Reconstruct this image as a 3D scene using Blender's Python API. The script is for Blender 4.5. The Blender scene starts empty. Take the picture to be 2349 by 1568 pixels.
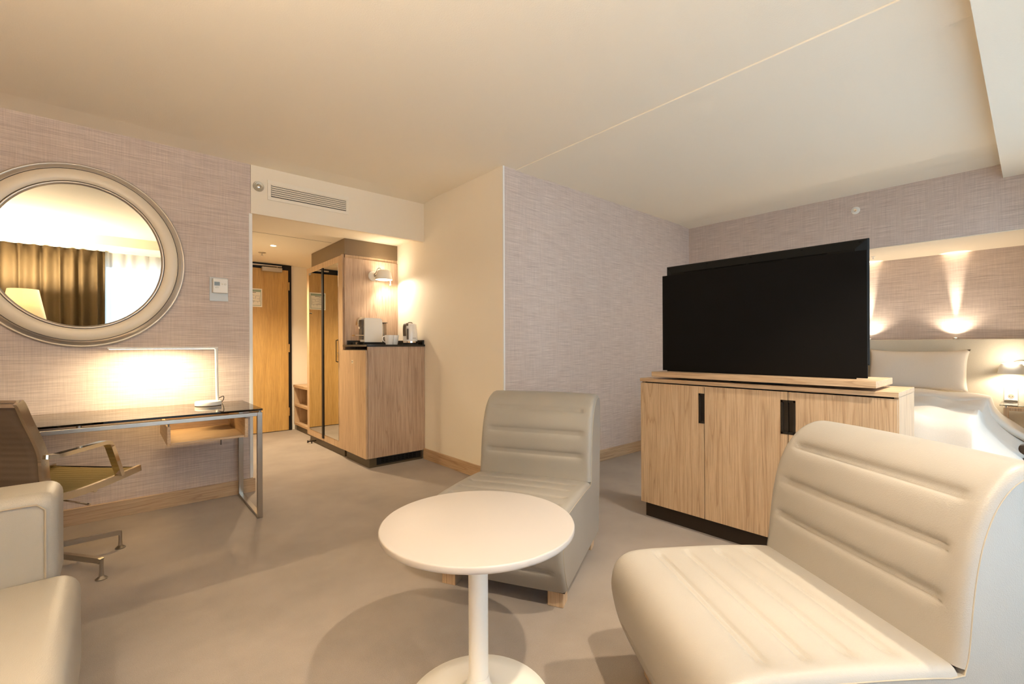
import bpy, bmesh, math, random
from mathutils import Vector, Matrix
random.seed(7)
PI = math.pi
SC = bpy.context.scene
COL = SC.collection

# ------------------------------------------------------------------ camera
CAM_H, HEAD = 1.14, math.radians(48.92)
cam_data = bpy.data.cameras.new('camera')
cam_data.sensor_width = 36.0
cam_data.lens = 1044.0 / 2349.0 * 36.0
cam_data.shift_y = 9.0 / 2349.0
cam_data.clip_start = 0.02
cam = bpy.data.objects.new('camera', cam_data)
COL.objects.link(cam)
cam.matrix_world = (Matrix.Translation((0, 0, CAM_H)) @ Matrix.Rotation(HEAD - PI / 2, 4, 'Z')
                    @ Matrix.Rotation(PI / 2, 4, 'X') @ Matrix.Rotation(math.radians(-0.25), 4, 'Z'))
SC.camera = cam

# ------------------------------------------------------------------ world, exposure, daylight
W = bpy.data.worlds.new('world'); SC.world = W
W.use_nodes = True
bg = W.node_tree.nodes['Background']
bg.inputs[0].default_value = (0.62, 0.80, 1.0, 1); bg.inputs[1].default_value = 0.35
SC.view_settings.view_transform = 'Standard'
SC.view_settings.look = 'None'
SC.view_settings.gamma = 1.0
SC.view_settings.use_curve_mapping = False
SC.view_settings.exposure = 1.98
try:
    SC.cycles.max_bounces = 10; SC.cycles.diffuse_bounces = 6; SC.cycles.glossy_bounces = 5
    SC.cycles.transparent_max_bounces = 12; SC.cycles.sample_clamp_indirect = 6.0
    SC.cycles.caustics_reflective = False; SC.cycles.caustics_refractive = False
except Exception:
    pass

def light(name, kind, loc, energy, color, target=None, **kw):
    d = bpy.data.lights.new(name, kind); d.energy = energy; d.color = color
    for k, v in kw.items(): setattr(d, k, v)
    o = bpy.data.objects.new(name, d); COL.objects.link(o); o.location = loc
    if target is not None:
        o.rotation_euler = (Vector(target) - Vector(loc)).to_track_quat('-Z', 'Y').to_euler()
    return o

WARM = (1.0, 0.83, 0.62)
WARM2 = (1.0, 0.85, 0.66)
# daylight standing outside the window behind the camera
light('daylight', 'AREA', (2.4, -1.1, 1.35), 76.0, (0.66, 0.82, 1.0), target=(2.4, 1.0, 1.75),
      shape='RECTANGLE', size=5.0, size_y=2.2)

# ------------------------------------------------------------------ materials
def new_mat(name):
    m = bpy.data.materials.new(name); m.use_nodes = True
    nt = m.node_tree; b = nt.nodes['Principled BSDF']
    return m, nt, b

def srgb(r, g, b):
    f = lambda c: (c / 12.92 if c <= 0.04045 else ((c + 0.055) / 1.055) ** 2.4)
    return (f(r / 255), f(g / 255), f(b / 255), 1)

def plain(name, col, rough=0.5, metal=0.0, spec=0.5, coat=0.0, bump=None):
    m, nt, b = new_mat(name)
    b.inputs['Base Color'].default_value = col
    b.inputs['Roughness'].default_value = rough
    b.inputs['Metallic'].default_value = metal
    b.inputs['Specular IOR Level'].default_value = spec
    b.inputs['Coat Weight'].default_value = coat
    # a faint procedural unevenness so nothing is perfectly flat
    tc = nt.nodes.new('ShaderNodeTexCoord'); n = nt.nodes.new('ShaderNodeTexNoise')
    sc, st = bump if bump else (60.0, 0.02)
    n.inputs['Scale'].default_value = sc; n.inputs['Detail'].default_value = 3
    nt.links.new(tc.outputs['Object'], n.inputs['Vector'])
    bp = nt.nodes.new('ShaderNodeBump'); bp.inputs['Strength'].default_value = st
    bp.inputs['Distance'].default_value = 0.002
    nt.links.new(n.outputs['Fac'], bp.inputs['Height']); nt.links.new(bp.outputs['Normal'], b.inputs['Normal'])
    return m

def stretched(nt, scale, nscale=1.0, detail=3.0, rough=0.5, dist=0.0):
    tc = nt.nodes.new('ShaderNodeTexCoord'); mp = nt.nodes.new('ShaderNodeMapping')
    mp.inputs['Scale'].default_value = scale
    nt.links.new(tc.outputs['Object'], mp.inputs['Vector'])
    n = nt.nodes.new('ShaderNodeTexNoise'); n.inputs['Scale'].default_value = nscale
    n.inputs['Detail'].default_value = detail; n.inputs['Roughness'].default_value = rough
    n.inputs['Distortion'].default_value = dist
    nt.links.new(mp.outputs['Vector'], n.inputs['Vector'])
    return n

def ramp(nt, src, stops):
    r = nt.nodes.new('ShaderNodeValToRGB')
    cr = r.color_ramp
    while len(cr.elements) < len(stops): cr.elements.new(0.5)
    for e, (p, c) in zip(cr.elements, stops): e.position = p; e.color = c
    nt.links.new(src, r.inputs['Fac'])
    return r

def mixc(nt, a, b, fac, mode='MIX'):
    mx = nt.nodes.new('ShaderNodeMix'); mx.data_type = 'RGBA'; mx.blend_type = mode
    for sock, v in ((mx.inputs[0], fac), (mx.inputs[6], a), (mx.inputs[7], b)):
        if hasattr(v, 'is_linked'): nt.links.new(v, sock)
        else: sock.default_value = v
    return mx.outputs[2]

def math_n(nt, op, a, b=None):
    n = nt.nodes.new('ShaderNodeMath'); n.operation = op
    for i, v in enumerate((a, b)):
        if v is None: continue
        if hasattr(v, 'is_linked'): nt.links.new(v, n.inputs[i])
        else: n.inputs[i].default_value = v
    return n.outputs[0]

def wallpaper(name, c_dark, c_light):
    m, nt, b = new_mat(name)
    h = stretched(nt, (5, 5, 330), 1.0, 4, 0.65)
    v = stretched(nt, (260, 260, 5), 1.0, 3, 0.6)
    r1 = ramp(nt, h.outputs['Fac'], [(0.33, c_dark), (0.62, c_light)])
    r2 = ramp(nt, v.outputs['Fac'], [(0.35, (0.87, 0.86, 0.86, 1)), (0.65, (1.05, 1.05, 1.05, 1))])
    out = mixc(nt, r1.outputs['Color'], r2.outputs['Color'], 0.8, 'MULTIPLY')
    nt.links.new(out, b.inputs['Base Color'])
    b.inputs['Roughness'].default_value = 0.62
    b.inputs['Specular IOR Level'].default_value = 0.35
    bp = nt.nodes.new('ShaderNodeBump'); bp.inputs['Strength'].default_value = 0.25; bp.inputs['Distance'].default_value = 0.002
    nt.links.new(h.outputs['Fac'], bp.inputs['Height']); nt.links.new(bp.outputs['Normal'], b.inputs['Normal'])
    return m

def wood(name, c_dark, c_mid, c_light, axis='Z', rough=0.42, lines=15.0, spec=0.4):
    m, nt, b = new_mat(name)
    def sc(along, across):
        return {'Z': (across, across, along), 'X': (along, across, across), 'Y': (across, along, across)}[axis]
    big = stretched(nt, sc(0.38, 8.0), 1.0, 2.5, 0.5)
    ringv = math_n(nt, 'MULTIPLY', big.outputs['Fac'], lines)
    fr = math_n(nt, 'FRACT', ringv)
    rings = ramp(nt, fr, [(0.0, c_dark), (0.16, c_mid), (0.7, c_light), (0.97, c_mid), (1.0, c_dark)])
    fine = stretched(nt, sc(5.0, 210.0), 1.0, 4, 0.7)
    rf = ramp(nt, fine.outputs['Fac'], [(0.32, (0.66, 0.63, 0.60, 1)), (0.58, (1.08, 1.08, 1.08, 1))])
    wide = stretched(nt, sc(0.8, 9.0), 1.0, 2, 0.5)
    rw = ramp(nt, wide.outputs['Fac'], [(0.3, (0.9, 0.88, 0.86, 1)), (0.7, (1.05, 1.05, 1.05, 1))])
    base = mixc(nt, c_mid, rings.outputs['Color'], 0.5)
    o1 = mixc(nt, base, rf.outputs['Color'], 0.75, 'MULTIPLY')
    o2 = mixc(nt, o1, rw.outputs['Color'], 0.9, 'MULTIPLY')
    nt.links.new(o2, b.inputs['Base Color'])
    b.inputs['Roughness'].default_value = rough
    b.inputs['Specular IOR Level'].default_value = spec
    bp = nt.nodes.new('ShaderNodeBump'); bp.inputs['Strength'].default_value = 0.12; bp.inputs['Distance'].default_value = 0.001
    nt.links.new(fine.outputs['Fac'], bp.inputs['Height']); nt.links.new(bp.outputs['Normal'], b.inputs['Normal'])
    return m

def carpet_mat():
    m, nt, b = new_mat('carpet_grey_beige')
    big = stretched(nt, (1, 1, 1), 2.2, 4, 0.6)
    fine = stretched(nt, (1, 1, 1), 420.0, 2, 0.7)
    r1 = ramp(nt, big.outputs['Fac'], [(0.3, srgb(150, 137, 124)), (0.7, srgb(169, 155, 141))])
    r2 = ramp(nt, fine.outputs['Fac'], [(0.3, (0.74, 0.74, 0.74, 1)), (0.7, (1.14, 1.14, 1.14, 1))])
    nt.links.new(mixc(nt, r1.outputs['Color'], r2.outputs['Color'], 0.9, 'MULTIPLY'), b.inputs['Base Color'])
    b.inputs['Roughness'].default_value = 0.95
    b.inputs['Specular IOR Level'].default_value = 0.1
    b.inputs['Sheen Weight'].default_value = 0.25
    bp = nt.nodes.new('ShaderNodeBump'); bp.inputs['Strength'].default_value = 0.6; bp.inputs['Distance'].default_value = 0.004
    nt.links.new(fine.outputs['Fac'], bp.inputs['Height']); nt.links.new(bp.outputs['Normal'], b.inputs['Normal'])
    return m

def leather_mat(name, col, rough=0.42):
    m, nt, b = new_mat(name)
    tc = nt.nodes.new('ShaderNodeTexCoord'); v = nt.nodes.new('ShaderNodeTexVoronoi')
    v.inputs['Scale'].default_value = 330.0
    nt.links.new(tc.outputs['Object'], v.inputs['Vector'])
    big = stretched(nt, (1, 1, 1), 3.0, 3, 0.5)
    r = ramp(nt, big.outputs['Fac'], [(0.3, tuple(c * 0.94 for c in col[:3]) + (1,)), (0.7, col)])
    nt.links.new(r.outputs['Color'], b.inputs['Base Color'])
    b.inputs['Roughness'].default_value = rough; b.inputs['Specular IOR Level'].default_value = 0.42
    bp = nt.nodes.new('ShaderNodeBump'); bp.inputs['Strength'].default_value = 0.16; bp.inputs['Distance'].default_value = 0.002
    nt.links.new(v.outputs['Distance'], bp.inputs['Height']); nt.links.new(bp.outputs['Normal'], b.inputs['Normal'])
    return m

def fabric_mat(name, col, scale=300.0, rough=0.9, trans=0.0):
    m, nt, b = new_mat(name)
    n = stretched(nt, (1, 1, 1), scale, 2, 0.7)
    r = ramp(nt, n.outputs['Fac'], [(0.3, tuple(c * 0.82 for c in col[:3]) + (1,)), (0.7, col)])
    nt.links.new(r.outputs['Color'], b.inputs['Base Color'])
    b.inputs['Roughness'].default_value = rough; b.inputs['Specular IOR Level'].default_value = 0.2
    bp = nt.nodes.new('ShaderNodeBump'); bp.inputs['Strength'].default_value = 0.2; bp.inputs['Distance'].default_value = 0.001
    nt.links.new(n.outputs['Fac'], bp.inputs['Height']); nt.links.new(bp.outputs['Normal'], b.inputs['Normal'])
    if trans > 0:
        t = nt.nodes.new('ShaderNodeBsdfTranslucent'); t.inputs['Color'].default_value = col
        mx = nt.nodes.new('ShaderNodeMixShader'); mx.inputs[0].default_value = trans
        out = nt.nodes['Material Output']
        nt.links.new(b.outputs[0], mx.inputs[1]); nt.links.new(t.outputs[0], mx.inputs[2])
        nt.links.new(mx.outputs[0], out.inputs['Surface'])
    return m

def sheer_mat():
    m, nt, b = new_mat('sheer_white_voile')
    b.inputs['Base Color'].default_value = (0.86, 0.88, 0.9, 1); b.inputs['Roughness'].default_value = 0.9
    n = stretched(nt, (500, 500, 500), 1.0, 2, 0.5)
    bp = nt.nodes.new('ShaderNodeBump'); bp.inputs['Strength'].default_value = 0.1
    nt.links.new(n.outputs['Fac'], bp.inputs['Height']); nt.links.new(bp.outputs['Normal'], b.inputs['Normal'])
    t = nt.nodes.new('ShaderNodeBsdfTransparent')
    tl = nt.nodes.new('ShaderNodeBsdfTranslucent'); tl.inputs['Color'].default_value = (0.86, 0.88, 0.9, 1)
    m0 = nt.nodes.new('ShaderNodeMixShader'); m0.inputs[0].default_value = 0.7
    nt.links.new(b.outputs[0], m0.inputs[1]); nt.links.new(tl.outputs[0], m0.inputs[2])
    mx = nt.nodes.new('ShaderNodeMixShader'); mx.inputs[0].default_value = 0.12
    out = nt.nodes['Material Output']
    nt.links.new(m0.outputs[0], mx.inputs[1]); nt.links.new(t.outputs[0], mx.inputs[2])
    nt.links.new(mx.outputs[0], out.inputs['Surface'])
    return m

def glass_mat(name, tint, refl=0.08, rough=0.0):
    m, nt, b = new_mat(name)
    t = nt.nodes.new('ShaderNodeBsdfTransparent'); t.inputs['Color'].default_value = tint
    g = nt.nodes.new('ShaderNodeBsdfGlossy'); g.inputs['Roughness'].default_value = rough
    fr = nt.nodes.new('ShaderNodeFresnel'); fr.inputs['IOR'].default_value = 1.5
    mx = nt.nodes.new('ShaderNodeMixShader')
    nt.links.new(fr.outputs[0], mx.inputs[0]); nt.links.new(t.outputs[0], mx.inputs[1]); nt.links.new(g.outputs[0], mx.inputs[2])
    nt.links.new(mx.outputs[0], nt.nodes['Material Output'].inputs['Surface'])
    return m

def emit_mat(name, col, strength):
    m, nt, b = new_mat(name)
    b.inputs['Base Color'].default_value = (0.9, 0.9, 0.9, 1)
    b.inputs['Emission Color'].default_value = col; b.inputs['Emission Strength'].default_value = strength
    return m

M = {}
M['ceiling'] = plain('ceiling_plaster', srgb(246, 236, 216), 0.9, spec=0.15, bump=(140.0, 0.35))
M['white_wall'] = plain('cream_painted_wall', srgb(243, 235, 219), 0.8, spec=0.2, bump=(120.0, 0.06))
M['soffit'] = plain('white_painted_soffit', srgb(240, 228, 206), 0.7, spec=0.2, bump=(120.0, 0.05))
M['vent_white'] = plain('vent_white', srgb(240, 230, 210), 0.5)
M['trim'] = plain('white_trim', srgb(238, 236, 230), 0.45)
M['paper'] = wallpaper('lilac_grasscloth', srgb(184, 165, 153), srgb(220, 204, 191))
M['carpet'] = carpet_mat()
M['oak_v'] = wood('oak_upright_grain', srgb(158, 126, 94), srgb(196, 167, 133), srgb(208, 181, 148), 'Z')
M['oak_x'] = wood('oak_lying_grain_x', srgb(158, 126, 94), srgb(196, 167, 133), srgb(208, 181, 148), 'X')
M['oak_y'] = wood('oak_lying_grain_y', srgb(158, 126, 94), srgb(196, 167, 133), srgb(208, 181, 148), 'Y')
M['oak_grey'] = wood('greyed_oak_upright', srgb(154, 128, 106), srgb(190, 163, 138), srgb(205, 180, 155), 'Z')
M['door_wood'] = wood('honey_beech_door', srgb(188, 146, 82), srgb(201, 160, 93), srgb(210, 170, 104), 'Z', 0.4, 5.0)
M['leather'] = leather_mat('cream_leather', srgb(165, 158, 147))
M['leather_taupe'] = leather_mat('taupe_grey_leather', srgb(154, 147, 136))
M['leather_greige'] = leather_mat('greige_leather', srgb(166, 159, 147))
M['thread'] = plain('stitch_thread', srgb(170, 156, 134), 0.7)
M['white_lam'] = plain('white_laminate', srgb(182, 174, 166), 0.35, spec=0.4)
M['white_metal'] = plain('white_lacquered_metal', srgb(238, 234, 224), 0.4)
M['black'] = plain('black_plastic', srgb(26, 23, 20), 0.55, spec=0.3)
M['tv_panel'] = plain('matt_black_board', srgb(17, 14, 11), 0.8, spec=0.12)
M['tv_shell'] = plain('black_shell', srgb(24, 22, 18), 0.6, spec=0.12)
M['dark_hole'] = plain('dark_recess', srgb(8, 7, 6), 0.8, spec=0.1)
M['plinth'] = plain('dark_brown_plinth', srgb(48, 38, 28), 0.5, spec=0.3)
M['plinth_olive'] = plain('olive_brown_plinth', srgb(86, 74, 54), 0.42)
M['frieze'] = plain('taupe_brown_filler', srgb(122, 102, 76), 0.45)
M['bronze'] = plain('bronze_handle', srgb(48, 40, 32), 0.4, metal=0.3)
M['steel'] = plain('brushed_steel', srgb(186, 180, 170), 0.28, metal=1.0)
M['chrome'] = plain('polished_chrome', srgb(236, 228, 214), 0.07, metal=1.0)
M['mirror'] = plain('mirror_silver', srgb(222, 222, 214), 0.0, metal=1.0, bump=(1.0, 0.0))
M['silver_rim'] = plain('silver_leaf_rim', srgb(206, 198, 186), 0.28, metal=0.7)
M['champagne'] = plain('champagne_lacquer', srgb(228, 214, 190), 0.34, metal=0.05)
M['groove'] = plain('dark_groove', srgb(98, 84, 70), 0.6)
M['desk_glass'] = glass_mat('smoked_glass', (0.72, 0.67, 0.58, 1))
M['glass'] = glass_mat('clear_glass', (0.93, 0.95, 0.95, 1))
M['tank'] = glass_mat('clear_tank', (0.86, 0.86, 0.84, 1))
M['mesh_back'] = fabric_mat('taupe_net_weave', srgb(118, 102, 88), 500.0, 0.85)
M['mesh_seat'] = fabric_mat('olive_ribbed_net', srgb(158, 138, 92), 420.0, 0.8)
M['linen'] = fabric_mat('white_bed_linen', srgb(226, 216, 202), 600.0, 0.9)
M['headboard'] = fabric_mat('pale_headboard_weave', srgb(214, 204, 184), 260.0, 0.85)
M['curtain'] = fabric_mat('dark_olive_curtain', srgb(92, 76, 52), 260.0, 0.7)
M['sheer'] = sheer_mat()
M['shade'] = fabric_mat('cream_lamp_shade', srgb(246, 232, 204), 300.0, 0.9, trans=0.10)
M['paper_sheet'] = plain('printed_sheet', srgb(238, 232, 214), 0.6)
M['sage'] = plain('sage_print', srgb(150, 168, 146), 0.6)
M['ink'] = plain('dark_print', srgb(70, 66, 58), 0.6)
M['alu_plate'] = plain('pale_backing', srgb(178, 170, 156), 0.3, metal=0.3)
M['lcd'] = plain('lcd_screen', srgb(128, 138, 140), 0.25)
M['stone'] = plain('dark_counter_stone', srgb(44, 40, 33), 0.22, spec=0.5)
M['ceramic'] = plain('white_ceramic', srgb(248, 245, 238), 0.18, spec=0.6, coat=0.4)
M['grey_handle'] = plain('taupe_plastic', srgb(104, 90, 74), 0.5)
M['brass'] = plain('brass_hinge', srgb(206, 172, 112), 0.3, metal=0.9)
M['alu'] = plain('satin_aluminium', srgb(196, 186, 166), 0.4, metal=0.6)
M['cable'] = plain('dark_cable', srgb(60, 50, 38), 0.6)
M['bulb'] = emit_mat('lit_lamp_face', (1.0, 0.80, 0.52, 1), 30.0)
M['bulb_soft'] = emit_mat('lit_diffuser', (1.0, 0.86, 0.62, 1), 3.0)
M['led'] = emit_mat('lit_led_strip', (1.0, 0.84, 0.56, 1), 4.0)

# ------------------------------------------------------------------ mesh helpers
def BM(): return bmesh.new()

def box(x0, x1, y0, y1, z0, z1, bev=0.0, seg=2, bm=None):
    b = bmesh.new()
    bmesh.ops.create_cube(b, size=1.0)
    bmesh.ops.scale(b, vec=(x1 - x0, y1 - y0, z1 - z0), verts=b.verts)
    bmesh.ops.translate(b, vec=((x0 + x1) / 2, (y0 + y1) / 2, (z0 + z1) / 2), verts=b.verts)
    if bev > 0:
        bmesh.ops.bevel(b, geom=list(b.edges), offset=bev, segments=seg, affect='EDGES', profile=0.5)
    return join(bm, b)

def join(bm, b):
    if bm is None: return b
    vm = [bm.verts.new(v.co) for v in b.verts]
    b.verts.index_update()
    for f in b.faces:
        try: bm.faces.new([vm[v.index] for v in f.verts])
        except ValueError: pass
    b.free()
    return bm

def tube(pts, r, n=10, rect=None, closed=False, bm=None, caps=True, up0=None):
    """sweep a circle (or a rectangle rect=(w,h)) along a polyline; r may be a list"""
    b = bmesh.new() if bm is None else bm
    P = [Vector(p) for p in pts]; N = len(P)
    tans = []
    for i in range(N):
        if closed: t = P[(i + 1) % N] - P[i - 1]
        elif i == 0: t = P[1] - P[0]
        elif i == N - 1: t = P[-1] - P[-2]
        else: t = (P[i + 1] - P[i]).normalized() + (P[i] - P[i - 1]).normalized()
        tans.append(t.normalized())
    up = Vector(up0) if up0 else Vector((0, 0, 1))
    if abs(up.dot(tans[0])) > 0.95: up = Vector((1, 0, 0))
    rings = []
    for i in range(N):
        t = tans[i]
        side = t.cross(up)
        if side.length < 1e-6: side = t.orthogonal()
        side.normalize(); u = side.cross(t).normalized()
        if not up0: up = u
        k = 1.0
        if 0 < i < N - 1 or closed:
            a = (P[i] - P[i - 1]).normalized(); c = max(0.5, a.dot(t)); k = 1.0 / c
        rr = r[i] if isinstance(r, (list, tuple)) else r
        if rect:
            w, h = rect
            offs = [(-w / 2, -h / 2), (w / 2, -h / 2), (w / 2, h / 2), (-w / 2, h / 2)]
        else:
            offs = [(rr * math.cos(2 * PI * j / n), rr * math.sin(2 * PI * j / n)) for j in range(n)]
        rings.append([b.verts.new(P[i] + side * o[0] + u * o[1] * (k if rect else 1.0)) for o in offs])
    m = len(rings[0])
    rng = range(N) if closed else range(N - 1)
    for i in rng:
        A, B_ = rings[i], rings[(i + 1) % N]
        for j in range(m):
            b.faces.new((A[j], A[(j + 1) % m], B_[(j + 1) % m], B_[j]))
    if caps and not closed:
        b.faces.new(rings[0][::-1]); b.faces.new(rings[-1])
    return b

def lathe(prof, n=32, c=(0, 0, 0), bm=None, axis='Z', sx=1.0, sy=1.0):
    """revolve [(r,z)...] about an axis through c"""
    b = bmesh.new() if bm is None else bm
    cx, cy, cz = c
    def pt(r, z, a):
        p, q = r * math.cos(a) * sx, r * math.sin(a) * sy
        if axis == 'Z': return (cx + p, cy + q, cz + z)
        if axis == 'Y': return (cx + p, cy + z, cz + q)
        return (cx + z, cy + p, cz + q)
    rings = []
    for r, z in prof:
        if r < 1e-6: rings.append([b.verts.new(pt(0, z, 0))])
        else: rings.append([b.verts.new(pt(r, z, 2 * PI * j / n)) for j in range(n)])
    for A, B_ in zip(rings, rings[1:]):
        if len(A) == 1 and len(B_) == 1: continue
        for j in range(n):
            k = (j + 1) % n
            if len(A) == 1: b.faces.new((A[0], B_[j], B_[k]))
            elif len(B_) == 1: b.faces.new((A[j], A[k], B_[0]))
            else: b.faces.new((A[j], A[k], B_[k], B_[j]))
    return b

def poly(pts, d, bm=None):
    """prism: polygon pts (3d) pushed along vector d"""
    b = bmesh.new() if bm is None else bm
    A = [b.verts.new(Vector(p)) for p in pts]; B_ = [b.verts.new(Vector(p) + Vector(d)) for p in pts]
    n = len(pts)
    b.faces.new(A[::-1]); b.faces.new(B_)
    for i in range(n): b.faces.new((A[i], A[(i + 1) % n], B_[(i + 1) % n], B_[i]))
    return b

def grid(fn, nu, nv, bm=None, closed_u=False):
    b = bmesh.new() if bm is None else bm
    V = [[b.verts.new(fn(i, j)) for j in range(nv)] for i in range(nu)]
    for i in range(nu if closed_u else nu - 1):
        for j in range(nv - 1):
            b.faces.new((V[i][j], V[(i + 1) % nu][j], V[(i + 1) % nu][j + 1], V[i][j + 1]))
    return b

def catmull(pts, per=6):
    out = []
    P = [pts[0]] + list(pts) + [pts[-1]]
    for i in range(1, len(P) - 2):
        p0, p1, p2, p3 = P[i - 1], P[i], P[i + 1], P[i + 2]
        for k in range(per):
            t = k / per
            out.append(tuple(0.5 * (2 * b + (c - a) * t + (2 * a - 5 * b + 4 * c - d) * t * t + (3 * b - a - 3 * c + d) * t ** 3)
                             for a, b, c, d in zip(p0, p1, p2, p3)))
    out.append(tuple(pts[-1]))
    return out

def arclen(P):
    s = [0.0]
    for a, c in zip(P, P[1:]): s.append(s[-1] + math.hypot(c[0] - a[0], c[1] - a[1]))
    return s
def resample(P, n):
    s = arclen(P); out = []; j = 0
    for i in range(n):
        t = s[-1] * i / (n - 1)
        while j < len(s) - 2 and s[j + 1] < t: j += 1
        k = (t - s[j]) / max(1e-9, s[j + 1] - s[j])
        out.append((P[j][0] + (P[j + 1][0] - P[j][0]) * k, P[j][1] + (P[j + 1][1] - P[j][1]) * k))
    return out
MATS = {}
def base_matrix(o):
    return MATS.get(o.name, Matrix.Identity(4))

def obj(name, bm, mat, parent=None, smooth=False, world=True, auto=40):
    bmesh.ops.recalc_face_normals(bm, faces=bm.faces)
    if parent is not None and world:
        root = parent
        while root.parent is not None: root = root.parent
        bm.transform(base_matrix(root).inverted())
    me = bpy.data.meshes.new(name); bm.to_mesh(me); bm.free()
    if smooth:
        for p in me.polygons: p.use_smooth = True
        if auto:
            try: me.set_sharp_from_angle(angle=math.radians(auto))
            except Exception: pass
    me.materials.append(M[mat] if isinstance(mat, str) else mat)
    o = bpy.data.objects.new(name, me); COL.objects.link(o)
    if parent is not None: o.parent = parent
    return o

def thing(name, label, cat, loc=(0, 0, 0), rz=0.0, group=None):
    o = bpy.data.objects.new(name, None); COL.objects.link(o)
    o.empty_display_size = 0.05
    o.location = loc; o.rotation_euler = (0, 0, rz)
    MATS[o.name] = Matrix.Translation(loc) @ Matrix.Rotation(rz, 4, 'Z')
    return tag(o, label, cat, group)

def tag(o, label, cat, group=None):
    o['label'] = label; o['category'] = cat
    if group: o['group'] = group
    return o

def struct(name, bm, mat, smooth=False):
    o = obj(name, bm, mat, smooth=smooth); o['kind'] = 'structure'
    return o

def sempty(name, loc=(0, 0, 0)):
    o = bpy.data.objects.new(name, None); COL.objects.link(o); o.location = loc
    o.empty_display_size = 0.05; o['kind'] = 'structure'
    MATS[o.name] = Matrix.Translation(loc)
    return o

def copy_tree(o, parent=None):
    c = o.copy(); COL.objects.link(c); c.parent = parent
    for ch in list(o.children): copy_tree(ch, c)
    return c

# ================================================================== the room
ZC = 2.60                      # ceiling
XL, XE, XH, XA = -2.6, 2.37, 5.39, 6.27
YW, YB, YL, YM, YD = -0.52, 0.16, 2.82, 4.07, 6.72
ZK = 2.255                     # entrance ceiling
struct('floor', box(XL - .1, XA + .1, YW - .1, YD + .2, -0.06, 0), 'carpet')
struct('ceiling', box(XL, XA + .1, YW, YD + .1, ZC, ZC + .1), 'ceiling')
struct('trim_1', box(2.505, 2.87, YB, YL, ZC - .008, ZC + .005, 0.004), 'ceiling')
# slanted plaster edges above the mirror wall and the head wall
b = BM(); poly([(XL, YM, ZC + .001), (XL, 3.86, ZC + .001), (XL, YM, ZC - .016)], (XE - XL, 0, 0), b)
struct('trim_2', b, 'ceiling')
b = BM(); poly([(XH, YB, ZC + .001), (5.13, YB, ZC + .001), (XH, YB, ZC - .014)], (0, YL - YB, 0), b)
struct('trim_3', b, 'ceiling')
struct('ceiling_bulkhead', box(XL, XH, YW, YB, 2.474, ZC), 'ceiling')
struct('wall_left', box(XL, 0.81, YM, YM + .12, 0, ZC), 'paper')
struct('wall_corridor', box(0.69, 0.81, YM + .121, YD, 0, ZC), 'white_wall')
struct('wall_entry', box(0.69, XE + .1, YD + .02, YD + .12, 0, ZC), 'white_wall')
struct('wall_minibar', box(XE, XE + .08, YL + .006, YD + .02, 0, ZC), 'white_wall')
struct('wall_back', box(XE + .004, XH, YL, YL + .1, 0, ZC), 'paper')
struct('wall_right', box(XH, XA, YW, YL, 2.048, ZC), 'paper')          # upper head wall above the alcove
struct('ceiling_alcove', box(XH + .004, XA, YW, 2.5, 2.040, 2.047), 'soffit')
struct('wall_pier', box(XH, XA, 2.5, YL, 0, 2.048), 'paper')
struct('wall_alcove', box(XA, XA + .1, YW, YL, 0, 2.048), 'paper')
struct('wall_near', box(XL - .1, XL, YW, YM, 0, ZC), 'paper')
struct('wall_soffit', box(0.812, XE, YM, YM + .035, 2.20, ZC), 'soffit')
struct('ceiling_entry', box(0.812, XE, YM + .036, YD + .02, ZK, ZK + .06), 'ceiling')
b = box(1.0, 1.75, 4.95, 4.953, ZK - .0015, ZK + .001); struct('trim_4', b, 'groove')
# corner beads
struct('trim_5', box(0.798, 0.822, YM - .004, YM + .05, 0.107, 2.197, .003), 'trim')
struct('trim_6', box(XE - .004, XE + .010, YL - .006, YL + .012, 0.1, ZC - .001, .002), 'trim')
# baseboards
struct('baseboard_left', box(XL, 0.833, YM - .018, YM + .001, 0, 0.107, .002), 'oak_x')
struct('baseboard_minibar', box(XE - .018, XE + .001, YL - .018, 4.075, 0, 0.107, .002), 'oak_y')
struct('baseboard_back', box(XE - .018, XH, YL - .018, YL + .001, 0, 0.107, .002), 'oak_x')
struct('baseboard_corridor', box(0.81, 0.828, YM + .0, YD, 0, 0.107, .002), 'oak_y')

# window wall behind the camera
WX0, WX1, WZ0, WZ1 = -0.25, 5.0, 0.12, 2.36
struct('wall_window', join(join(box(XL, WX0, YW - .12, YW, 0, ZC), box(WX1, XA + .1, YW - .12, YW, 0, ZC)),
       join(box(WX0, WX1, YW - .12, YW, 0, WZ0), box(WX0, WX1, YW - .12, YW, WZ1, ZC))), 'white_wall')
win = sempty('window_1', (0, 0, 0))
fx = [WX0, 0.80, 1.85, 2.90, 3.95, WX1]
fb = BM()
for x in fx: box(x - .035, x + .035, YW - .09, YW - .03, WZ0, WZ1, bm=fb)
box(WX0, WX1, YW - .09, YW - .03, WZ0, WZ0 + .07, bm=fb); box(WX0, WX1, YW - .09, YW - .03, WZ1 - .07, WZ1, bm=fb)
obj('window_frame', fb, 'trim', win)
for a, c in zip(fx, fx[1:]):
    obj('pane', box(a + .036, c - .036, YW - .065, YW - .055, WZ0 + .071, WZ1 - .071), 'glass', win)

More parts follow.
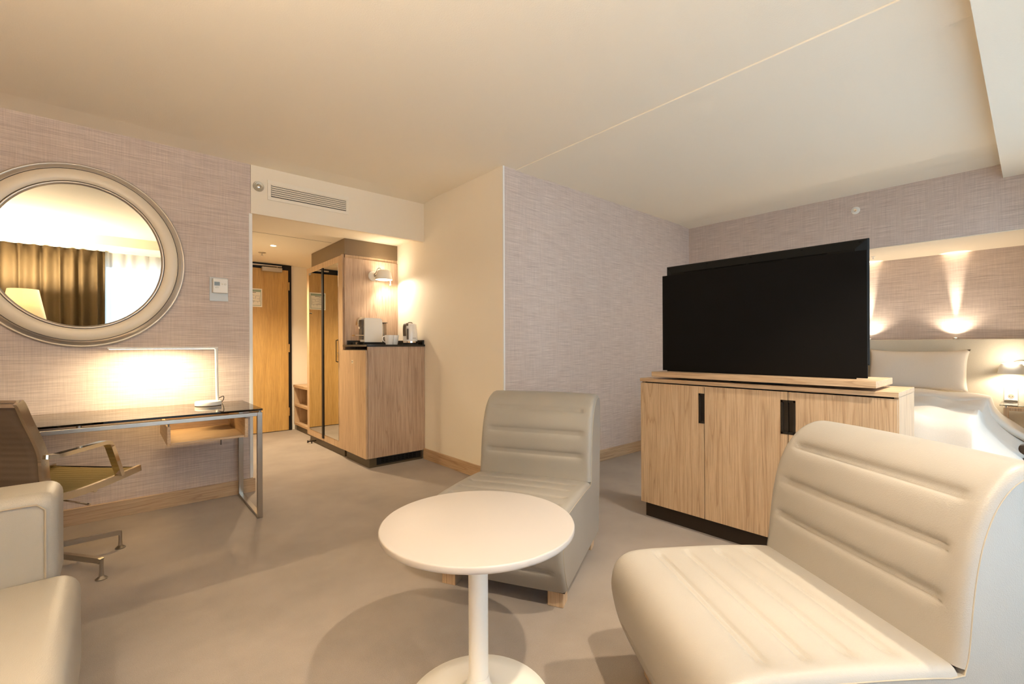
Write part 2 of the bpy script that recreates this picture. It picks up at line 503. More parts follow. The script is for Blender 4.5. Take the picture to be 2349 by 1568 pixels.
# entrance door
door = sempty('door_1', (1.34, YD, 0))
obj('door_leaf', box(0.90, 1.786, YD - .02, YD + .015, 0.008, 2.182, .002), 'door_wood', door)
obj('door_frame', join(join(box(1.790, 1.828, YD - .012, YD + .02, 0, 2.252), box(0.856, 0.896, YD - .012, YD + .02, 0, 2.252)),
    box(0.896, 1.790, YD - .012, YD + .02, 2.186, 2.252)), 'black', door)
for z in (0.257, 1.124, 1.966):
    hb = lathe([(0, -.055), (.009, -.055), (.009, -.002), (.0075, -.002), (.0075, .002), (.009, .002), (.009, .055), (0, .055)], 12, (1.792, YD - .026, z))
    obj('hinge', hb, 'brass', door, True)
cl = obj('door_closer', box(1.455, 1.70, YD - .075, YD - .021, 2.142, 2.20, .006), 'alu', door)
obj('closer_rail', box(1.20, 1.70, YD - .05, YD - .0125, 2.212, 2.230, .002), 'alu', door)
obj('closer_arm', tube([(1.64, YD - .05, 2.19), (1.64, YD - .04, 2.215)], .009, 8), 'alu', door)
hb = lathe([(0, 0), (.026, 0), (.026, -.008), (0, -.008)], 20, (0.965, YD - .02, 1.05), axis='Y')
obj('door_handle', tube([(0.965, YD - .022, 1.05), (0.965, YD - .065, 1.05), (0.985, YD - .072, 1.05), (1.09, YD - .072, 1.05)], .009, 10, bm=hb), 'steel', door, True)

sg = thing('evacuation_plan', 'framed evacuation floor plan with pale green header on the entrance door', 'sign', (1.353, YD - .02, 1.665))
obj('sign_frame', box(1.242, 1.464, YD - .030, YD - .0205, 1.665, 1.908, .002), 'paper_sheet', sg)
obj('printed_border', box(1.256, 1.450, YD - .0312, YD - .0302, 1.682, 1.892), 'sage', sg)
obj('sheet', box(1.262, 1.444, YD - .0322, YD - .0313, 1.688, 1.862), 'paper_sheet', sg)
lb = BM()
for k in range(9): box(1.290, 1.335 + .02 * ((k * 7) % 3), YD - .0328, YD - .0323, 1.838 - k * .012, 1.840 - k * .012, bm=lb)
box(1.31, 1.39, YD - .0328, YD - .0323, 1.850, 1.856, bm=lb)
obj('text_lines', lb, 'ink', sg)
pb = BM()
for (x0, x1, z0, z1) in ((1.385, 1.44, 1.81, 1.812), (1.385, 1.387, 1.77, 1.812), (1.40, 1.43, 1.77, 1.772), (1.43, 1.432, 1.74, 1.80), (1.27, 1.44, 1.738, 1.740), (1.30, 1.302, 1.72, 1.74), (1.36, 1.362, 1.715, 1.74), (1.41, 1.412, 1.72, 1.74)):
    box(x0, x1, YD - .0328, YD - .0323, z0, z1, bm=pb)
obj('plan_drawing', pb, 'ink', sg)

# ------------------------------------------------------------------ soffit fittings
gr = thing('air_grille', 'white slatted air vent in the soffit above the entrance passage', 'air vent', (1.262, YM, 2.33))
obj('grille_frame', join(join(box(0.931, 1.593, YM - .008, YM - .0005, 2.460, 2.490, .002), box(0.931, 1.593, YM - .008, YM - .0005, 2.330, 2.358, .002)),
    join(box(0.931, 0.957, YM - .008, YM - .0005, 2.358, 2.460, .002), box(1.570, 1.593, YM - .008, YM - .0005, 2.358, 2.460, .002))), 'vent_white', gr)
obj('backing', box(0.957, 1.570, YM - .0025, YM - .0005, 2.358, 2.460), 'dark_hole', gr)
for k in range(6):
    z = 2.367 + k * .0168
    sb = BM(); poly([(0.958, YM - .003, z + .008), (0.958, YM - .010, z - .004), (0.958, YM - .0115, z - .0025), (0.958, YM - .0045, z + .0105)], (.611, 0, 0), sb)
    obj('slat', sb, 'vent_white', gr)

ws = thing('wall_sprinkler', 'round chrome sprinkler rosette on the soffit beside the air vent', 'sprinkler', (0.867, YM, 2.422))
obj('rosette', lathe([(0, -.004), (.016, -.004), (.018, -.012), (.027, -.014), (.030, -.008), (.037, -.009), (.040, -.004), (.040, 0)], 32, (0.867, YM, 2.422), axis='Y'), 'alu', ws, True)
obj('nozzle', lathe([(0, -.030), (.008, -.030), (.009, -.026), (.004, -.024), (.004, -.008), (.011, -.006)], 16, (0.867, YM, 2.422), axis='Y'), 'chrome', ws, True)

ws = thing('wall_sprinkler', 'small white round sprinkler high on the head wall above the television', 'sprinkler', (XH, 1.128, 2.432))
obj('rosette', lathe([(0, -.006), (.015, -.007), (.030, -.006), (.036, -.002), (.036, 0)], 28, (XH, 1.128, 2.432), axis='X'), 'white_metal', ws, True)
obj('nozzle', lathe([(0, -.034), (.010, -.034), (.011, -.030), (.004, -.027), (.004, -.010), (.012, -.008)], 14, (XH, 1.128, 2.432), axis='X'), 'chrome', ws, True)

sd = thing('smoke_detector', 'white ceiling disc detector cut off by the top edge of the photo', 'smoke detector', (0.735, 1.765, ZC))
obj('base_ring', lathe([(0, -.012), (.055, -.012), (.058, 0)], 32, (0.735, 1.765, ZC)), 'white_metal', sd, True)
obj('sensor_head', lathe([(0, -.030), (.030, -.028), (.040, -.020), (.042, -.012)], 28, (0.735, 1.765, ZC)), 'white_metal', sd, True)

def spot_fitting(label, x, y, z, r, energy, target, size, blend, group=None, col=WARM, radius=.03, emit='bulb'):
    t = thing('ceiling_downlight', label, 'downlight', (x, y, z), group=group)
    obj('ring', lathe([(r * .72, -.001), (r * .80, -.004), (r, -.003), (r, 0)], 28, (x, y, z)), 'white_metal', t, True)
    obj('lamp_face', lathe([(0, -.0015), (r * .72, -.0015)], 24, (x, y, z)), emit, t)
    L = light('downlight_beam', 'SPOT', (x, y, z - .012), energy, col, target=target, spot_size=math.radians(size), spot_blend=blend, shadow_soft_size=radius)
    return t

spot_fitting('small round recessed downlight in the entrance passage ceiling', 1.314, 5.496, ZK, .036, 78, (1.314, 5.496, 0), 130, 1.0, None, (1.0, 0.80, 0.54))
NAMES = ['recessed downlight over the near end of the window bulkhead', 'recessed downlight in the window bulkhead above the dark curtain',
         'recessed downlight in the window bulkhead above the round table side', 'recessed downlight in the window bulkhead above the nearest cream chair',
         'recessed downlight in the window bulkhead level with the television cabinet']
for k, x in enumerate((-1.92, -0.56, 0.80, 2.16, 3.52)):
    spot_fitting(NAMES[k], x, -0.085, 2.474, .045, 47, (x, 0.70, 0), 64, 0.55, 'downlights in the window bulkhead', WARM2)
for k, y in enumerate((0.507, 1.185)):
    t = thing('headboard_uplight', ['tiny lit spot on the headboard edge shining up the wall above the pillow', 'tiny lit spot on the headboard edge shining up beside the television'][k],
              'uplight', (6.225, y, 1.1885), group='uplights along the headboard edge')
    obj('housing', lathe([(0, 1.1885), (.020, 1.1885), (.020, 1.198), (.015, 1.202)], 20, (6.226, y, 0)), 'steel', t, True)
    obj('lens', lathe([(0, 1.203), (.009, 1.2025), (.015, 1.201)], 16, (6.226, y, 0)), 'bulb_soft', t, True)
    light('uplight_beam', 'SPOT', (6.226, y, 1.21), 55.0, WARM2, target=(6.262, y, 1.98), spot_size=math.radians(17), spot_blend=1.0, shadow_soft_size=.012)
    light('uplight_flood', 'SPOT', (6.200, y, 1.212), 2.6, WARM2, target=(6.20, y, 2.04), spot_size=math.radians(136), spot_blend=.7, shadow_soft_size=.012)
sp = thing('soffit_sprinkler', 'tiny white fitting under the alcove soffit right beside the television', 'sprinkler', (5.876, 1.085, 2.040))
obj('rosette', lathe([(0, -.004), (.018, -.004), (.020, 0)], 20, (5.876, 1.085, 2.040)), 'white_metal', sp, True)
obj('nozzle', lathe([(0, -.026), (.010, -.026), (.010, -.023), (.004, -.021), (.004, -.004)], 12, (5.876, 1.085, 2.040)), 'white_metal', sp, True)
sp = thing('ceiling_sprinkler', 'small chrome sprinkler hanging from the entrance passage ceiling', 'sprinkler', (1.309, 5.98, ZK))
obj('rosette', lathe([(0, -.004), (.012, -.010), (.040, -.005), (.042, 0)], 24, (1.309, 5.98, ZK)), 'alu', sp, True)
obj('nozzle', lathe([(0, -.034), (.014, -.034), (.014, -.031), (.005, -.029), (.005, -.008), (.012, -.006)], 14, (1.309, 5.98, ZK)), 'steel', sp, True)
hr = tag(obj('inspection_hatch', lathe([(0, -.002), (.115, -.002), (.125, -.004), (.135, -.002), (.135, 0)], 40, (1.30, 6.345, ZK)), 'ceiling', smooth=True),
         'flat round hatch cover on the entrance passage ceiling', 'hatch')

# ================================================================== oval mirror
mx, mz, A_, B_ = -0.164, 1.735, 0.548, 0.592
mr = thing('wall_mirror', 'large oval mirror in a wide champagne and silver frame above the desk', 'mirror', (mx, YM, mz - B_))
def oval(prof, n=96):
    b = BM()
    V = []
    for i in range(n):
        a = 2 * PI * i / n
        V.append([b.verts.new((mx + (A_ + d) * math.cos(a), YM - h, mz + (B_ + d) * math.sin(a))) for d, h in prof])
    for i in range(n):
        for j in range(len(prof) - 1):
            b.faces.new((V[i][j], V[(i + 1) % n][j], V[(i + 1) % n][j + 1], V[i][j + 1]))
    return b
obj('outer_rim', oval([(-.004, .0005), (0, .004), (0, .016), (-.005, .021), (-.010, .020), (-.013, .017), (-.030, .023), (-.038, .033), (-.040, .036)]), 'silver_rim', mr, True, auto=60)
obj('rim_groove', oval([(-.0400, .036), (-.0405, .031), (-.0435, .031), (-.0440, .037)]), 'groove', mr, True)
obj('frame_band', oval([(-.0440, .037), (-.050, .042), (-.075, .045), (-.100, .043), (-.114, .038), (-.118, .035)]), 'champagne', mr, True, auto=60)
obj('inner_groove', oval([(-.118, .035), (-.1185, .030), (-.1215, .030), (-.122, .034)]), 'groove', mr, True)
obj('inner_rim', oval([(-.122, .034), (-.126, .036), (-.131, .033), (-.136, .026), (-.138, .022)]), 'silver_rim', mr, True, auto=60)
gb = BM(); gv = [gb.verts.new((mx + (A_ - .137) * math.cos(2 * PI * i / 96), YM - .0225, mz + (B_ - .137) * math.sin(2 * PI * i / 96))) for i in range(96)]
gb.faces.new(gv)
obj('mirror_glass', gb, 'mirror', mr)

# thermostat
th = thing('thermostat', 'white wall thermostat with small grey screen on a clear backing plate', 'thermostat', (0.594, YM, 1.49))
obj('backing_plate', box(0.534, 0.655, YM - .005, YM - .0005, 1.489, 1.668, .001), 'alu_plate', th)
tb = obj('housing', box(0.553, 0.649, YM - .030, YM - .0052, 1.550, 1.657, .004), 'white_metal', th)
obj('screen', box(0.562, 0.597, YM - .0312, YM - .030, 1.604, 1.632), 'lcd', tb)
obj('rocker_button', lathe([(0, -.0325), (.006, -.0325), (.007, -.030)], 20, (0.612, YM, 1.617), axis='Y'), 'alu', tb)
obj('rocker_button', lathe([(0, -.0325), (.006, -.0325), (.007, -.030)], 20, (0.632, YM, 1.617), axis='Y'), 'alu', tb)
obj('rocker_button', lathe([(0, -.0325), (.010, -.0325), (.011, -.030)], 20, (0.580, YM, 1.591), axis='Y', sy=.5), 'alu', tb)

# ================================================================== desk
dk = thing('desk', 'long desk with smoked glass top on a brushed steel frame under the mirror', 'desk', (-0.15, 3.71, 0))
DX0, DX1, DY0, DY1 = -1.05, 0.741, 3.395, 4.035
obj('glass_top', box(DX0, DX1 + .001, DY0 - .003, 4.035, 0.717, 0.729, .001), 'desk_glass', dk)
T = .030
for x0 in (DX1 - T, DX0):
    lb = box(x0, x0 + T, DY0, DY0 + T, 0, 0.705, .0015); box(x0, x0 + T, DY1 - T, DY1, 0, 0.705, .0015, bm=lb)
    box(x0, x0 + T, DY0 + T, DY1 - T, 0, T * .6, .0015, bm=lb); box(x0, x0 + T, DY0 + T, DY1 - T, 0.681, 0.705, .0015, bm=lb)
    obj('leg_frame', lb, 'steel', dk)
obj('rail', box(DX0 + T, DX1 - T, DY0, DY0 + T, 0.681, 0.705, .0015), 'steel', dk)
for x in (DX0 + .015, -.15, DX1 - .015):
    for y in ((DY0 + .015,) if x == -.15 else (DY0 + .015, DY1 - .015)):
        obj('glass_spacer', lathe([(0, .705), (.012, .705), (.012, .717), (0, .717)], 14, (x, y, 0)), 'steel', dk)
tr = obj('drawer_tray', join(box(0.250, 0.640, 3.42, 3.99, 0.548, 0.562, .001), box(0.250, 0.640, 3.975, 3.99, 0.562, 0.66, .001)), 'oak_x', dk)
obj('tray_side', box(0.232, 0.249, 3.41, 3.99, 0.546, 0.662, .0015), 'oak_y', tr)
obj('tray_side', box(0.641, 0.660, 3.41, 3.99, 0.546, 0.672, .0015), 'oak_y', tr)
for x in (0.2405, 0.6505):
    for y in (3.425, 3.965):
        obj('hanger_pin', tube([(x, y, .655), (x, y, .690)], .005, 10), 'steel', tr)
# desk lamp
lp = thing('desk_lamp', 'white led desk lamp with round base and long thin arm on the desk', 'desk lamp', (0.505, 3.83, 0.729))
obj('base', lathe([(0, .729), (.076, .729), (.080, .733), (.080, .755), (.077, .759), (0, .759)], 40, (0.495, 3.84, 0)), 'white_metal', lp, True)
obj('base_foot', lathe([(.0, .7288), (.078, .7288), (.0795, .7325)], 40, (0.495, 3.84, 0)), 'black', lp)
obj('dimmer', box(0.445, 0.459, 3.823, 3.833, .7592, .7602), 'ink', lp)
obj('pole', tube([(0.548, 3.83, .758), (0.545, 3.83, 0.95), (0.542, 3.83, 1.138)], .0095, 14), 'white_metal', lp, True)
obj('arm', box(-0.038, 0.552, 3.820, 3.840, 1.130, 1.143, .002), 'white_metal', lp)
obj('led_strip', box(-0.030, 0.530, 3.8235, 3.8365, 1.1285, 1.1298), 'led', lp)
obj('power_cord', tube(catmull([(0.556, 3.84, .775), (0.590, 3.87, .785), (0.60, 3.92, .76), (0.598, 3.98, .735), (0.600, 4.045, .733), (0.602, 4.052, .60), (0.602, 4.055, .40)], 6), .0028, 6), 'cable', lp, True)
light('desk_lamp_light', 'AREA', (0.20, 3.832, 1.126), 3.3, (1.0, 0.80, 0.50), target=(0.20, 3.84, 0.5), shape='RECTANGLE', size=.34, size_y=.014)

# ================================================================== desk chair
ch = thing('desk_chair', 'swivel desk chair with chrome side rails and taupe net back at the desk', 'office chair', (-0.33, 3.32, 0), PI / 4)
# local frame: +x forward, -y right (towards camera), z up
prof = catmull([(-.256, .90), (-.244, .879), (-.217, .806), (-.178, .711), (-.157, .642), (-.152, .582), (-.146, .520), (-.119, .457), (-.074, .424), (-.001, .418), (.117, .424), (.24, .436), (.352, .450)], 4)
for s in (-1, 1):
    y = .262 * s
    pts = [(u, y, z) for u, z in prof]
    obj('side_rail', tube(pts, .012, rect=(.034, .018), up0=(0, 1, 0)), 'chrome', ch, world=False)
    arm = [(-.150, y + .004 * s, .632), (-.107, y + .010 * s, .628), (0, y + .012 * s, .634), (.120, y + .012 * s, .642), (.146, y + .012 * s, .637), (.160, y + .012 * s, .615), (.190, y + .011 * s, .53), (.222, y + .008 * s, .445)]
    obj('armrest', tube(arm, .01, rect=(.020, .040), up0=(0, 1, 0)), 'chrome', ch, world=False)
def sling(seg, period, amp):
    P = resample(seg, max(24, int(arclen(seg)[-1] / period * 6)))
    S = arclen(P); n = len(P)
    def fn(i, j):
        u, z = P[i]
        a, c = P[max(0, i - 1)], P[min(n - 1, i + 1)]
        tx, tz = c[0] - a[0], c[1] - a[1]; L = math.hypot(tx, tz) or 1
        nx, nz = -tz / L, tx / L
        v = -1 + 2 * j / 8
        off = amp * abs(math.sin(PI * S[i] / period)) - .006 * (1 - v * v)
        return (u + nx * off, .250 * v, z + nz * off)
    return grid(fn, n, 9)
k_c = 31
sb = obj('back_sling', sling(prof[:k_c], .03, .0015), 'mesh_back', ch, True, world=False, auto=0)
sb.modifiers.new('thick', 'SOLIDIFY').thickness = .006
ss = obj('seat_sling', sling(prof[k_c - 1:], .025, .009), 'mesh_seat', ch, True, world=False, auto=0)
ss.modifiers.new('thick', 'SOLIDIFY').thickness = .006
obj('top_crossbar', tube([(-.250, -.255, .892), (-.262, 0, .892), (-.250, .255, .892)], .012, rect=(.014, .034)), 'chrome', ch, world=False)
obj('front_crossbar', tube([(.345, -.255, .446), (.345, .255, .446)], .011, 10), 'chrome', ch, world=False)
obj('mid_crossbar', tube([(.10, -.255, .398), (.10, .255, .398)], .010, 10), 'chrome', ch, world=False)
obj('tilt_box', box(-.02, .20, -.07, .07, .345, .392, .01), 'black', ch, world=False)
obj('gas_column', lathe([(0, .09), (.030, .09), (.030, .20), (.022, .20), (.022, .37), (0, .37)], 20), 'chrome', ch, True, world=False)
obj('tilt_lever', tube([(.02, -.06, .385), (-.02, -.30, .375), (-.03, -.36, .372)], [.004, .004, .006], 8), 'chrome', ch, True, world=False)
hub = Vector((-.33, 3.32, 0))
obj('hub', lathe([(0, .085), (.04, .085), (.045, .10), (.04, .13), (0, .135)], 24), 'steel', ch, True, world=False)
feet = [(0.018, 3.424), (-0.055, 3.027)]
for k in range(3):
    a = math.radians(-49 - 72 * (k + 1) - 3)
    feet.append((hub.x + .37 * math.cos(a), hub.y + .37 * math.sin(a)))
for fx_, fy_ in feet:
    d = (Vector((fx_, fy_, 0)) - hub); L = d.length; d.normalize()
    p0 = hub + d * .03
    lb = tube([(p0.x, p0.y, .118), (hub.x + d.x * (L - .012), hub.y + d.y * (L - .012), .092), (fx_, fy_, .088), ], .012, rect=(.022, .026))
    lg = obj('leg', lb, 'steel', ch)
    obj('glide', lathe([(0, 0), (.024, 0), (.025, .004), (.018, .010), (.010, .016), (.0085, .05), (.0085, .096), (0, .098)], 20, (fx_, fy_, 0)), 'steel', lg, True)

# ================================================================== sofa at the left edge
sf = thing('sofa', 'low cream leather sofa with boxy back cut off by the left edge', 'sofa', (-0.95, 1.75, 0))
SX0, SX1 = -1.85, -0.085
obj('seat', box(SX0, SX1, 1.30, 2.06, 0.10, 0.425, .055, 5), 'leather_greige', sf, True, auto=0)
bk = obj('backrest', box(SX0 + .05, -0.138, 2.03, 2.26, 0.36, 0.685, .04, 5), 'leather_greige', sf, True, auto=0)
obj('piping', tube([(SX0 + .09, 2.027, .40), (SX0 + .09, 2.027, .635), (SX0 + .11, 2.027, .655), (-0.185, 2.027, .655), (-0.166, 2.027, .636), (-0.166, 2.027, .40)], .0025, 6), 'thread', bk, True)
for x in (SX0 + .12, SX1 - .12):
    for y in (1.40, 2.10):
        obj('leg', box(x - .035, x + .035, y - .035, y + .035, 0, .105, .003), 'oak_v', sf)

# ================================================================== armless lounge chairs
W2 = .325
P_FRONT = catmull([(-.505, .085), (-.530, .13), (-.560, .20), (-.580, .28), (-.584, .335), (-.570, .385), (-.535, .418), (-.480, .430), (-.36, .432), (-.20, .430), (-.06, .424), (-.004, .418)], 7)
P_BACK = catmull([(-.004, .418), (.004, .47), (.012, .55), (.024, .63), (.043, .705), (.075, .775), (.118, .826), (.170, .856), (.222, .862), (.262, .848), (.288, .815), (.296, .76), (.290, .66), (.275, .45), (.252, .25), (.235, .085)], 7)
def upholstery(P, n, grooves, out_sign, nv=33, R=.022):
    """grooves: predicates giving arc positions; out_sign: which normal points outwards"""
    Q = resample(P, n); S = arclen(Q)
    vs = []
    m = nv
    for j in range(m):
        t = -1 + 2 * j / (m - 1)
        vs.append(W2 * math.copysign(1 - (1 - abs(t)) ** 1.7, t) if t else 0.0)
    def fn(i, j):
        u, z = Q[i]
        a, c = Q[max(0, i - 1)], Q[min(n - 1, i + 1)]
        tx, tz = c[0] - a[0], c[1] - a[1]; L = math.hypot(tx, tz) or 1
        nx, nz = -tz / L * out_sign, tx / L * out_sign
        v = vs[j]; e = W2 - abs(v)
        off = 0.0
        if e < R: off -= R - math.sqrt(max(0, R * R - (R - e) ** 2))
        mask = max(0.0, min(1.0, (e - .045) / .02)); mask = mask * mask * (3 - 2 * mask)
        for g in grooves:
            for dg in (-.008, .008):
                q = (S[i] - g - dg) / .0042
                if abs(q) < 3.5: off -= .0052 * math.exp(-q * q) * mask
            q = (S[i] - g) / .022
            if abs(q) < 3.5: off -= .0065 * math.exp(-q * q) * mask
        off += .006 * (1 - (v / W2) ** 2) * (1 if out_sign else 1)
        return (u + nx * off, v, z + nz * off)
    return grid(fn, n, m)
def groove_at(P, n, test):
    Q = resample(P, n); S = arclen(Q)
    res = []
    for idx, val, lo, hi in test:
        best = min(range(int(lo * n), int(hi * n)), key=lambda i: abs(Q[i][idx] - val))
        res.append(S[best])
    return res
def make_lounge(label, loc, rz, skin):
    t = thing('lounge_chair', label, 'chair', loc, rz, 'armless leather lounge chairs around the round table')
    n1, n2 = 190, 210
    g1 = groove_at(P_FRONT, n1, [(1, .185, 0, .4), (0, -.43, .4, 1), (0, -.325, .4, 1), (0, -.22, .4, 1), (0, -.115, .4, 1)])
    g2 = groove_at(P_BACK, n2, [(1, .545, 0, .4), (1, .665, 0, .4), (1, .785, 0, .45)])
    obj('seat', upholstery(P_FRONT, n1, g1, 1), skin, t, True, world=False, auto=0)
    obj('backrest', upholstery(P_BACK, n2, g2, 1), skin, t, True, world=False, auto=0)
    full = resample(P_FRONT, 60) + resample(P_BACK, 70)[1:]
    for s in (-1, 1):
        pb = BM()
        # inner offset outline, closed along the underside
        ins = []
        for i, (u, z) in enumerate(full):
            a, c = full[max(0, i - 1)], full[min(len(full) - 1, i + 1)]
            tx, tz = c[0] - a[0], c[1] - a[1]; L = math.hypot(tx, tz) or 1
            ins.append((u + tz / L * .021, z - tx / L * .021))
        ring = [pb.verts.new((u, s * (W2 + .0005), z)) for u, z in ins]
        ring2 = [pb.verts.new((u, s * (W2 - .02), z)) for u, z in ins]
        f = pb.faces.new(ring); f.normal_update()
        bmesh.ops.triangulate(pb, faces=[f])
        for i in range(len(ins) - 1): pb.faces.new((ring[i], ring[i + 1], ring2[i + 1], ring2[i]))
        sp_ = obj('side_panel', pb, skin, t, world=False)
        obj('seam', tube([(u, s * (W2 - .0005), z) for u, z in ins], .0018, 6), 'thread', sp_, True, world=False)
    obj('underside', box(-.50, .235, -W2 + .01, W2 - .01, .080, .092), 'black', t, world=False)
    for u in (-.436, .165):
        for v in (-.265, .265):
            obj('leg', box(u - .036, u + .036, v - .036, v + .036, 0, .086, .003), 'oak_v', t, world=False)
    return t
# crease mid points measured on the floor plan
LA = make_lounge('cream leather armless chair nearest the camera at the right edge', (1.596, 0.377, 0), math.radians(-34.5), 'leather')
LB = make_lounge('armless leather chair in grey shade behind the white round table', (1.741, 1.830, 0), math.radians(27.5), 'leather_taupe')

# ================================================================== round pedestal table
TX, TY = 0.864, 1.159
rt_ = thing('pedestal_table', 'small round white pedestal table standing between the lounge chairs', 'table', (TX, TY, 0))
obj('table_top', lathe([(0, .5665), (.300, .5665), (.3025, .569), (.3035, .573), (.3035, .583), (.302, .5862), (.299, .587), (0, .587)], 96, (TX, TY, 0)), 'white_lam', rt_, True, auto=50)
obj('column', lathe([(.031, .095), (.031, .5665)], 40, (TX, TY, 0)), 'white_metal', rt_, True)
obj('base', lathe([(0, 0), (.232, 0), (.235, .003), (.232, .008), (.180, .013), (.110, .020), (.070, .032), (.048, .052), (.038, .072), (.0345, .092), (.033, .10), (.031, .10)], 72, (TX, TY, 0)), 'white_metal', rt_, True, auto=70)

# ================================================================== television cabinet
CX0, CX1, CY0, CY1 = 2.645, 3.046, 0.398, 1.730
tc_ = thing('tv_cabinet', 'low oak cabinet with three doors and dark plinth under the television', 'cabinet', (2.845, 1.064, 0))
obj('plinth', box(CX0 + .045, CX1 - .03, CY0 + .035, CY1 - .012, 0, .102), 'plinth', tc_)
obj('carcass', join(join(box(CX0 + .012, CX1, CY0 + .0015, CY0 + .019, .102, .900), box(CX0 + .022, CX1, CY1 - .02, CY1 - .002, .102, .900)),
    join(box(CX0 + .022, CX1, CY0 + .019, CY1 - .02, .102, .12), box(CX1 - .016, CX1, CY0 + .019, CY1 - .02, .12, .900))), 'oak_v', tc_)
obj('inner_shadow', box(CX0 + .030, CX0 + .036, CY0 + .02, CY1 - .021, .121, .899), 'dark_hole', tc_)
obj('top_board', box(CX0 - .005, CX1, CY0, CY1, .9005, .923, .0015), 'oak_y', tc_)
spl = [CY1 - .001, 1.293, 0.845, CY0 + .0035]
HH0, HH1, HD = .672, .850, .033
for k in range(3):
    y1, y0 = spl[k] - .0018, spl[k + 1] + .0018
    hy = y0 if k < 2 else y1          # handle edge
    s = 1 if k < 2 else -1
    ha, hb_ = sorted((hy, hy + s * HD))
    rest = (hb_, y1) if k < 2 else (y0, ha)
    db = box(CX0, CX0 + .02, rest[0], rest[1], .1035, .893, .001)
    box(CX0, CX0 + .02, ha, hb_, .1035, HH0, .001, bm=db); box(CX0, CX0 + .02, ha, hb_, HH1, .893, .001, bm=db)
    dd = obj('door', db, 'oak_v', tc_)
    hb2 = box(CX0 - .0015, CX0 + .018, hb_ - .010 if s > 0 else ha, hb_ if s > 0 else ha + .010, HH0, HH1)
    box(CX0 - .0015, CX0 + .018, ha, hb_, HH0, HH0 + .011, bm=hb2); box(CX0 - .0015, CX0 + .018, ha, hb_, HH1 - .011, HH1, bm=hb2)
    box(CX0 + .013, CX0 + .018, ha, hb_, HH0, HH1, bm=hb2)
    obj('handle', hb2, 'bronze', dd)

tv = thing('television', 'black television seen from behind on an oak swivel board', 'television', (2.80, 1.05, .9235))
obj('swivel_disc', lathe([(0, .9235), (.15, .9235), (.15, .9375), (0, .9375)], 40, (2.81, 1.05, 0)), 'black', tv)
obj('swivel_board', box(2.622, 2.990, .475, 1.632, .9380, .9695, .0015), 'oak_y', tv)
PX = 2.742
obj('rear_panel', box(PX, PX + .012, .530, 1.622, .975, 1.598, .001), 'tv_panel', tv)
pf = obj('panel_foot', join(box(PX + .001, PX + .011, .575, 1.59, .9695, .975), box(PX + .012, PX + .04, .98, 1.12, .9695, 1.4)), 'tv_panel', tv)
sh = BM()
y0, y1, z0, z1 = .533, 1.622, 1.037, 1.664
xa, xb, xc = 2.767, 2.800, 2.812
V = []
for (x, d) in ((xa, .05), (xb - .008, .006), (xb, 0), (xc, 0)):
    V.append([sh.verts.new(p) for p in ((x, y0 + d, z0 + d), (x, y1 - d, z0 + d), (x, y1 - d, z1 - d), (x, y0 + d, z1 - d))])
for a, c in zip(V, V[1:]):
    for j in range(4): sh.faces.new((a[j], a[(j + 1) % 4], c[(j + 1) % 4], c[j]))
sh.faces.new(V[0]); sh.faces.new(V[-1][::-1])
ts = obj('rear_shell', sh, 'tv_shell', tv)
obj('screen', box(xc, xc + .004, y0 + .008, y1 - .008, z0 + .012, z1 - .008), 'black', tv)
for y in (.565, .82, 1.08, 1.34, 1.60):
    obj('screw_hole', lathe([(0, 0), (.007, 0), (.007, .004), (0, .004)], 12, (2.785, y, 1.644), axis='X'), 'dark_hole', ts)
for k in range(4):
    ya = .70 + k * .20
    obj('vent_slot', box(2.7655, 2.7675, ya, ya + .185, 1.606, 1.611), 'dark_hole', ts)

# ================================================================== wardrobe, minibar, shelf
FX = 1.765
wd = thing('wardrobe', 'built-in oak wardrobe with two tall mirror doors in the entrance passage', 'wardrobe', (2.06, 5.23, 0))
obj('plinth', box(FX + .025, XE - .02, 4.70, 5.80, 0, .078), 'plinth_olive', wd)
obj('carcass', box(FX + .022, XE - .0015, 4.664, 5.805, .078, 2.092), 'oak_v', wd)
obj('side_panel', box(FX + .010, XE - .0015, 4.646, 4.6635, 1.1135, 2.056, .001), 'oak_grey', wd)
obj('end_post', box(FX - .004, FX + .0095, 4.664, 4.705, 1.107, 2.092, .001), 'oak_v', wd)
obj('top_filler', box(FX + .012, XE - .0015, 4.652, 5.69, 2.093, ZK - .0015), 'frieze', wd)
for k, (ya, yb) in enumerate(((5.262, 5.832), (4.708, 5.258))):
    dr = obj('door', box(FX, FX + .020, ya, yb, .080, 2.088, .0015), 'oak_v', wd)
    if k == 0: a_, c_ = 5.29, 5.742
    else: a_, c_ = 4.79, 5.232
    obj('mirror_panel', box(FX - .003, FX - .0002, a_, c_, .155, 2.022, .0008), 'mirror', dr)
obj('mirror_knob', lathe([(0, -.014), (.007, -.013), (.008, -.008), (.005, -.003), (.005, 0)], 14, (FX - .0032, 5.684, 1.540), axis='X'), 'bronze', wd, True)
obj('dark_strip', box(FX - .010, FX + .001, 5.236, 5.286, .110, 2.022), 'black', wd)
obj('pull_handle', tube([(FX - .004, 4.803, 1.21), (FX - .022, 4.803, 1.205), (FX - .022, 4.803, .985), (FX - .004, 4.803, .98)], .005, 8), 'black', wd)
ds = thing('door_stop', 'small dark bracket door stop low beside the wardrobe plinth', 'door stop', (1.745, 5.62, 0))
obj('bracket', join(box(1.70, 1.79, 5.60, 5.615, .022, .034, .002), box(1.695, 1.708, 5.598, 5.617, .012, .042, .003)), 'bronze', ds)
obj('stem', tube([(1.745, 5.607, 0), (1.745, 5.607, .024)], .007, 10), 'bronze', ds)

